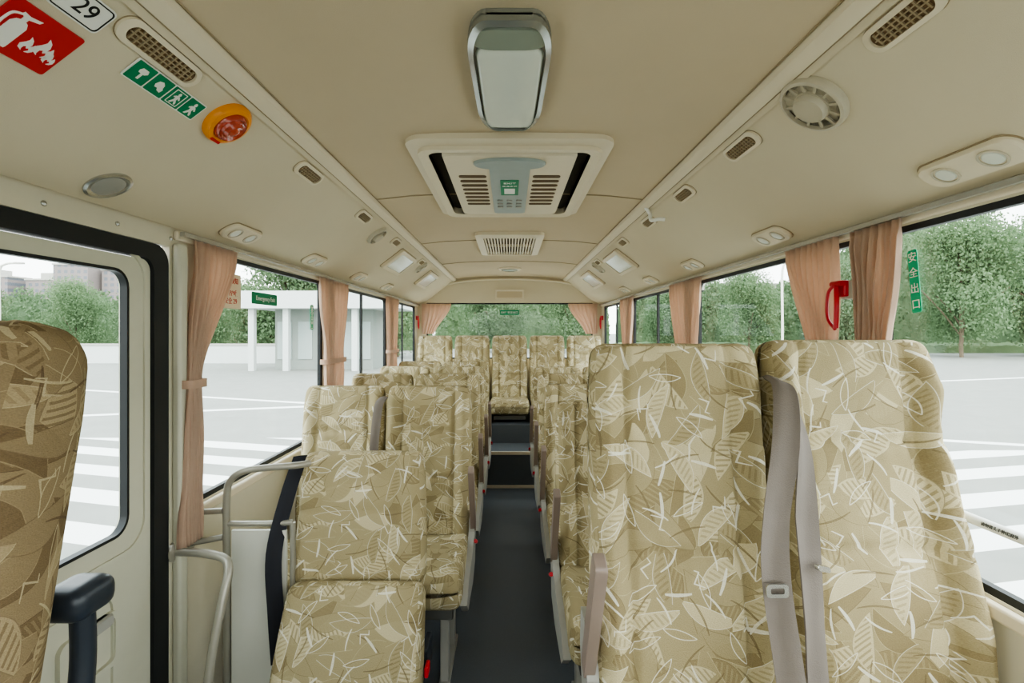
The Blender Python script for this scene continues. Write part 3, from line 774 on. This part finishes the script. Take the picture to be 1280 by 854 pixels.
o.matrix_local = T(.015, -.065, .392) @ Matrix.Rotation(math.radians(-24), 4, 'X')
b = B(); b.box(-.17, .17, -.02, .04, .25, .29); b.box(-.15, -.11, -.05, .06, 0, .27); b.box(.11, .15, -.05, .06, 0, .27); b.obj('seat_frame', M['darkm'], t, bevel=.004)
b = B(); b.ribbon([(-.205, .10, .88), (-.215, .03, .78), (-.235, -.02, .62), (-.225, -.03, .45), (-.215, -.03, .30)], .045, (1, .5, 0), .006); b.obj('belt_webbing', M['beltk'], t)
b = B(); b.box(.205, .225, -.04, .06, .26, .34); b.obj('side_hinge', M['blackp'], t, bevel=.004)
b = B(); b.box(.226, .238, -.10, -.06, .30, .33); b.obj('release_lever', M['redp'], t, bevel=.004)

t = seat('guide_seat', 'brown leaf patterned seat near the entrance door', .40, .50, 1.290, recline=13, fab='fabd', th=.17, group='crew seats', arm=False, rad=.060)
b = B(); X = frame((.203, .02, .62), (0, 1, 0), (0, 0, 1), (1, 0, 0))
b.lathe([(.085, -.006), (.085, .008), (.07, .016), (.001, .018)], 32, X=X); b.obj('recliner_cover', M['fabd'], t)
t.matrix_world = T(-.835, .504)
t = thing('armrest_post', 'black padded knob on a black curved post beside the entrance', 'handrail', T(-.670, .77))
me = cushion(.072, .080, .052, .020, 6, 6, 3, None, 'padded_cap'); o = place(me, 'padded_cap', M['blackp'], t, smooth=False); o.matrix_local = T(0, 0, .868)
b = B(); b.tube([(.006, 0, .86), (.008, 0, .78), (.012, -.01, .66), (.02, -.01, .3), (.02, -.01, .012)], .017, 12, 5); b.prism(rr(.1, .1, .02), 0, .014, .003); b.obj('post', M['blackp'], t)

t = thing('partition_screen', 'pale partition panel in grey tubular frame behind the entrance step', 'partition', None)
b = B(); y = 1.53
b.tube([(-.62, y+.05, .865), (-.66, y, .868), (-.74, y-.02, .866), (-.80, y-.03, .860), (-.84, y-.03, .835), (-.855, y-.03, .78), (-.855, y-.03, .55), (-.855, y-.03, .25), (-.855, y-.03, 0)], .0105, 12, 6)
b.tube([(-.855, y-.03, .70), (-.74, y-.03, .70), (-.66, y-.02, .70)], .0085, 10, 2)
b.tube([(-.66, y-.02, .0), (-.66, y-.02, .4), (-.66, y-.02, .70)], .0085, 10, 2)
b.obj('tube_frame', M['steel'], t)
B().box(-.840, -.675, y-.032, y-.022, .20, .68).obj('panel', M['white'], t, smooth=False)
t = thing('grab_rail', 'curved grey tubular grab rail fixed beside the entrance door', 'handrail', None)
b = B(); b.tube([(-.945, 1.40, .66), (-.86, 1.385, .662), (-.79, 1.37, .655), (-.765, 1.35, .63), (-.765, 1.32, .56), (-.775, 1.28, .40), (-.78, 1.26, .2), (-.78, 1.26, .0)], .0115, 12, 6); b.obj('rail_tube', M['steel'], t)
b = B(); b.lathe([(.028, 0), (.028, .008), (.02, .012)], 20, X=frame((-.95, 1.40, .66), (0, 1, 0), (0, 0, 1), (1, 0, 0))); b.obj('flange', M['steel'], t)
for zz_, yy_ in ((.655, 1.47), (.735, 1.50)):
    t = thing('grab_rail', 'short grey tube stay between wall and partition', 'handrail', None)
    b = B(); b.tube([(-.94, yy_, zz_), (-.866, 1.497, zz_+.005)], .009, 10, 1); b.obj('rail_tube', M['steel'], t)
    b = B(); b.lathe([(.022, 0), (.022, .008), (.016, .01)], 20, X=frame((-.95, yy_, zz_), (0, 1, 0), (0, 0, 1), (1, 0, 0))); b.obj('flange', M['steel'], t)
t = thing('window_rail', 'white horizontal safety rail across side window', 'handrail', None)
b = B(); b.tube([(.948, .10, .905), (.930, .12, .905), (.928, .16, .905), (.928, 1.14, .905), (.930, 1.18, .905), (.948, 1.20, .905)], .010, 12, 4); b.obj('rail_tube', M['wsign'], t)
e = text('请勿将头手伸出窗外', .008, M['darkm'], t, 0, 0, 0); e.matrix_local = frame((.9175, .93, .907), (0, -1, 0), (.3, 0, 1), (-1, 0, .3))

# ------------------------------------------------------------------ exterior
GZ = -.75
m, nt, p = newmat('paved_lot'); nn = N(nt)
pos = nn.node('ShaderNodeNewGeometry').outputs['Position']; sx = nn.node('ShaderNodeSeparateXYZ'); nt.links.new(pos, sx.inputs[0])
X_, Y_ = sx.outputs[0], sx.outputs[1]
nz = nn.node('ShaderNodeTexNoise'); nz.inputs['Scale'].default_value = 1.5; nt.links.new(pos, nz.inputs['Vector'])
nz2 = nn.node('ShaderNodeTexNoise'); nz2.inputs['Scale'].default_value = 40; nt.links.new(pos, nz2.inputs['Vector'])
base = nn.mix(nz.outputs['Fac'], lin((116, 118, 112)), lin((134, 135, 129))); base = nn.mix(nn.m('MULTIPLY', nz2.outputs['Fac'], .3), base, lin((106, 108, 104)))
def band(v, a, c): return nn.m('MULTIPLY', nn.m('GREATER_THAN', v, a), nn.m('LESS_THAN', v, c))
zl = nn.m('MULTIPLY', band(X_, -9.0, -2.6), band(Y_, 2.5, 9.5)); st = nn.m('GREATER_THAN', nn.m('SINE', nn.m('MULTIPLY', nn.m('ADD', Y_, nn.m('MULTIPLY', X_, .25)), 6.8)), .1)
zr = nn.m('MULTIPLY', band(X_, 3.2, 11.0), band(Y_, 2.2, 8.5)); st2 = nn.m('GREATER_THAN', nn.m('SINE', nn.m('MULTIPLY', nn.m('ADD', Y_, nn.m('MULTIPLY', X_, -.2)), 6.8)), .1)
ln = nn.m('ADD', band(nn.m('ADD', Y_, nn.m('MULTIPLY', X_, .35)), 12.0, 12.25), band(nn.m('ADD', Y_, nn.m('MULTIPLY', X_, -.3)), 15.0, 15.3))
mask = nn.m('MINIMUM', nn.m('ADD', nn.m('ADD', nn.m('MULTIPLY', zl, st), nn.m('MULTIPLY', zr, st2)), ln), 1.0)
nt.links.new(nn.mix(nn.m('MULTIPLY', mask, .85), base, lin((224, 225, 222))), p.inputs['Base Color']); p.inputs['Roughness'].default_value = .85
b = B(); b.box(-400, 400, -200, 500, GZ-.2, GZ); b.obj('ground', m, smooth=False, label='pale paved parking lot with white striped markings', category='ground', kind='structure')

def leafmat(name, c1, c2):
    m, nt, p = newmat(name); n = N(nt); nz = n.node('ShaderNodeTexNoise'); nz.inputs['Scale'].default_value = .6
    tc = n.node('ShaderNodeTexCoord'); nt.links.new(tc.outputs['Object'], nz.inputs['Vector'])
    col = n.mix(nz.outputs['Fac'], lin(c1), lin(c2))
    nt.links.new(col, p.inputs['Base Color']); p.inputs['Roughness'].default_value = .7
    t = n.node('ShaderNodeBsdfTranslucent'); nt.links.new(col, t.inputs[0]); mx = n.node('ShaderNodeMixShader'); mx.inputs[0].default_value = .35
    nt.links.new(p.outputs[0], mx.inputs[1]); nt.links.new(t.outputs[0], mx.inputs[2]); nt.links.new(mx.outputs[0], nt.nodes['Material Output'].inputs[0])
    return m
lm = [leafmat('hazed_foliage_a', (82, 104, 72), (110, 134, 98)), leafmat('hazed_foliage_b', (88, 111, 77), (118, 142, 103))]  # greens desaturated to put haze into the leaf colour
bark = plain('bark', (112, 98, 82), .9, noise=.2)
def cards(V, F, c, s):
    e = Euler((random.uniform(0, 3.1), random.uniform(0, 3.1), random.uniform(0, 3.1))).to_matrix(); o = len(V)
    for dx, dy in ((-1, 0), (0, -.6), (1, 0), (0, .6)): V.append(c+e @ Vector((dx*s, dy*s, 0)))
    F.append((o, o+1, o+2, o+3))
def make_tree(name, H, R, lmat, trunk_h):
    t = thing(name, 'broadleaf tree with full green crown beside the parking lot', 'tree', None, 'trees around the lot')
    b = B(); b.tube([(0, 0, 0), (.05, .02, trunk_h*.5), (0, 0, trunk_h), (.1, 0, H*.75)], .12, 8, 4)
    for k in range(5):
        a = k*1.26; b.tube([(0, 0, trunk_h*(.8+.1*k)), (R*.3*math.cos(a), R*.3*math.sin(a), trunk_h+H*.15+.1*k), (R*.6*math.cos(a), R*.6*math.sin(a), trunk_h+H*.3)], .05, 6, 3)
    b.obj('trunk', bark, t)
    V = []; F = []
    blobs = []
    for k in range(28):
        a = random.uniform(0, 6.283); q = random.random(); z = trunk_h+(H-trunk_h)*(.05+.85*q); rad = R*math.sqrt(max(.08, 1-((q-.4)/.65)**2))*random.uniform(.2, .78)
        blobs.append((rad*math.cos(a), rad*math.sin(a), z, R*random.uniform(.36, .52)))
    for i in range(24000):
        bx, by_, bz, br = random.choice(blobs); v = Vector((random.gauss(0, 1), random.gauss(0, 1), random.gauss(0, .8))).normalized()*br*random.uniform(.4, 1.08)
        cards(V, F, Vector((bx, by_, bz))+v, random.uniform(.06, .13))
    me = bpy.data.meshes.new('crown'); me.from_pydata([tuple(v) for v in V], [], F); place(me, 'crown', lmat, t, smooth=False)
    return t
t1 = make_tree('tree', 7.5, 3.2, lm[0], 1.4); t2 = make_tree('tree', 9.5, 3.8, lm[1], 1.7)
def tm(x, y, s): return Matrix.Translation((x, y, GZ)) @ Matrix.Rotation(random.uniform(0, 6.28), 4, 'Z') @ Matrix.Scale(s, 4)
spots = []
for i in range(7): spots.append((-62+i*7.4, 44+(i % 2)*1.5, .85))
for x, y, s in ((-23.5, 36.8, .9), (-16.5, 36.5, 1.2), (-9.0, 40, 1.05), (-1.5, 50, 1.1), (6.5, 50.5, 1.1)): spots.append((x, y, s))
for x, y, s in ((14.5, 44, .85), (21.5, 44.5, .95), (29, 43, 1.05), (36, 39.5, 1.4), (45, 40.5, 1.45), (54.5, 41.5, 1.5), (64.5, 43, 1.5)): spots.append((x, y, s))
used = {0: False, 1: False}
for i, (x, y, s) in enumerate(spots):
    k = i % 2; src = (t1, t2)[k]
    if k: s *= .85
    if not used[k]: src.matrix_world = tm(x, y, s); used[k] = True
    else: copy_thing(src, tm(x, y, s))
def belt(x0, x1, y, hf, mat, nleaf, label):
    V = []; F = []; nxx = int((x1-x0)/1.0)
    def H(x): return hf(x)*(1+.10*math.sin(x*.9)+.07*math.sin(x*2.3+1)+.05*math.sin(x*4.1))
    for i in range(nxx+1):
        x = x0+(x1-x0)*i/nxx
        for j in range(9):
            a = math.pi*j/8; V.append(Vector((x, y-2.2*math.cos(a)+random.uniform(-.3, .3), GZ+H(x)*.93*math.sin(a)**.6 if 0 < j < 8 else GZ)))
    for i in range(nxx):
        for j in range(8): F.append((i*9+j, i*9+j+1, (i+1)*9+j+1, (i+1)*9+j))
    for i in range(nleaf):
        x = random.uniform(x0, x1); a = random.uniform(0, math.pi*.65)
        cards(V, F, Vector((x, y-2.4*math.cos(a)+random.uniform(-.5, .3), GZ+H(x)*math.sin(a)**.6*random.uniform(.90, 1.06))), random.uniform(.11, .23))
    me = bpy.data.meshes.new('woodland'); me.from_pydata([tuple(v) for v in V], [], F)
    place(me, 'woodland', mat, None, smooth=False, kind='stuff', label=label, category='trees')
belt(-90, -9, 56, lambda x: 5.8, lm[0], 20000, 'dense green tree belt behind pale boundary wall')
belt(-9, 12, 62, lambda x: 6.6, lm[1], 8000, 'dense hazy green tree belt at end of lot')
belt(12, 100, 54, lambda x: 6.4+max(0, min(1, (x-32)/8))*7.2, lm[0], 38000, 'dense green tree belt beside glass fronted building')
hm = leafmat('hedge', (84, 108, 72), (120, 142, 100))
for x0, x1, y in ((10, 75, 48.0),):
    b = B(); V = []; F = []
    nxx = 160
    for i in range(nxx+1):
        for j in range(7):
            a = math.pi*j/6; V.append((x0+(x1-x0)*i/nxx, y-.8*math.cos(a)+random.uniform(-.08, .08), GZ+1.0*math.sin(a)**.5+random.uniform(-.1, .1) if 0 < j < 6 else GZ))
    for i in range(nxx):
        for j in range(6): F.append((i*7+j, i*7+j+1, (i+1)*7+j+1, (i+1)*7+j))
    b.add(V, F); b.obj('hedge', hm, label='long clipped green hedge edging the lot', category='hedge')
t = thing('boundary_wall', 'long low pale boundary wall with coping', 'wall', None)
wm = plain('pale_render', (196, 200, 198), .8)
b = B(); b.box(-70, -9, 32.0, 32.2, GZ, GZ+1.15); b.obj('wall_body', wm, t, smooth=False)
b = B(); b.box(-70, -9, 31.95, 32.25, GZ+1.15, GZ+1.27); b.obj('coping', M['grey'], t, smooth=False)
def facade(name, c, wcol, sx_, sz_):
    m, nt, p = newmat(name); n = N(nt); pos = n.node('ShaderNodeTexCoord').outputs['Object']
    s = n.node('ShaderNodeSeparateXYZ'); nt.links.new(pos, s.inputs[0])
    fx = n.m('FRACT', n.m('DIVIDE', n.m('ADD', s.outputs[0], 500.0), sx_)); fz = n.m('FRACT', n.m('DIVIDE', s.outputs[2], sz_))
    k = n.m('MULTIPLY', n.m('MULTIPLY', n.m('GREATER_THAN', fx, .25), n.m('LESS_THAN', fx, .8)), n.m('MULTIPLY', n.m('GREATER_THAN', fz, .3), n.m('LESS_THAN', fz, .85)))
    nt.links.new(n.mix(k, lin(c), lin(wcol)), p.inputs['Base Color']); p.inputs['Roughness'].default_value = .6; return m
fm = facade('hazed_brick_facade', (124, 114, 112), (96, 99, 106), 3.2, 3.0); gm = facade('glass_facade', (140, 150, 142), (92, 108, 102), 2.2, 3.6)  # brick tones greyed, distance haze put into the colour
for x, y, w, h in ((-258, 250, 22, 29), (-235, 255, 16, 28), (-216, 250, 17, 35), (-198, 256, 15, 33), (-182, 262, 10, 28)):
    t = thing('apartment_block', 'distant brown apartment block greyed for haze', 'building', Matrix.Translation((x, y, GZ)), 'apartment blocks')
    B().box(-w/2, w/2, -6, 6, 0, h).obj('building_body', fm, t, smooth=False)
    b = B(); b.box(-w/2-.4, w/2+.4, -6.4, 6.4, h, h+.8); b.box(-w/5, w/5, -3, 3, h+.8, h+4); b.obj('roof', M['grey'], t, smooth=False)
t = thing('terminal_building', 'long low glass-fronted building behind trees', 'building', Matrix.Translation((52, 72, GZ)))
B().box(-34, 45, -6, 6, 0, 7.5).obj('building_body', gm, t, smooth=False)
B().box(-35, 46, -7.2, 7, 7.5, 8.4).obj('roof', M['grey'], t, smooth=False)
conc = plain('concrete', (138, 144, 139), .8)
t = thing('gatehouse', 'pale grey station shelter with flat roof and pillars', 'building', Matrix.Translation((-11.2, 27, GZ)) @ Matrix.Scale(1.12, 4))
b = B(); b.box(-1.3, 3.4, -.2, 1.8, 0, 2.9); b.obj('building_body', conc, t, smooth=False)
b = B(); b.box(-2.3, 5.0, -1.4, 2.2, 2.9, 3.7); b.obj('canopy', wm, t, smooth=False)
for x in (-2.0, -.4, 1.2, 2.8, 4.4):
    b = B(); b.box(x-.13, x+.13, -1.1, -.85, 0, 2.9); b.obj('canopy_post', wm, t, smooth=False)
for x in (-.8, .2, 1.2, 2.2, 3.0):
    b = B(); b.box(x-.38, x+.30, -.24, -.19, .5, 2.3); b.obj('window_glazing', M['acgrey'], t, smooth=False)
for x, y in ((18.7, 34), (-36, 35)):
    t = thing('street_lamp', 'slim pale street lamp post with curved arm', 'street lamp', Matrix.Translation((x, y, GZ)), 'street lamps')
    b = B(); b.tube([(0, 0, 0), (0, 0, 3), (0, 0, 6.2), (.4, 0, 6.8), (1.2, 0, 6.9)], .08, 8, 4); b.obj('post', M['white'], t)
    b = B(); b.prism(rr(.7, .25, .1), -.06, .06, .02, Matrix.Translation((1.4, 0, 6.88))); b.obj('lamp_head', M['grey'], t)

# ------------------------------------------------------------------ world, sun, camera
w = bpy.data.worlds.new('sky'); bpy.context.scene.world = w; w.use_nodes = True; nt = w.node_tree; n = N(nt)
bg = nt.nodes['Background']; tc = n.node('ShaderNodeTexCoord'); s = n.node('ShaderNodeSeparateXYZ'); nt.links.new(tc.outputs['Generated'], s.inputs[0])
r = n.node('ShaderNodeMapRange'); r.inputs['From Min'].default_value = 0; r.inputs['From Max'].default_value = .8; nt.links.new(s.outputs[2], r.inputs['Value'])
nt.links.new(n.mix(r.outputs[0], (.99, 1.0, .98, 1), (.84, .92, 1.0, 1)), bg.inputs[0]); bg.inputs[1].default_value = 3.6
sun = bpy.data.lights.new('sun', 'SUN'); sun.energy = 2.0; sun.angle = .5; sun.color = (1, .97, .9)
so = bpy.data.objects.new('sun', sun); COL.objects.link(so); so.rotation_euler = (math.radians(38), math.radians(12), 0)

cam = bpy.data.cameras.new('camera'); co = bpy.data.objects.new('camera', cam); COL.objects.link(co)
cam.sensor_width = 36; cam.lens = 620/1280*36; cam.clip_start = .02; cam.clip_end = 2000
cam.shift_x = 3/1280; cam.shift_y = -12/1280
co.location = (0, 0, HC); co.rotation_euler = (math.radians(90), 0, 0)
bpy.context.scene.camera = co
vs = bpy.context.scene.view_settings
vs.view_transform = 'AgX'; vs.exposure = .80
try: vs.look = 'AgX - Medium High Contrast'
except Exception: pass
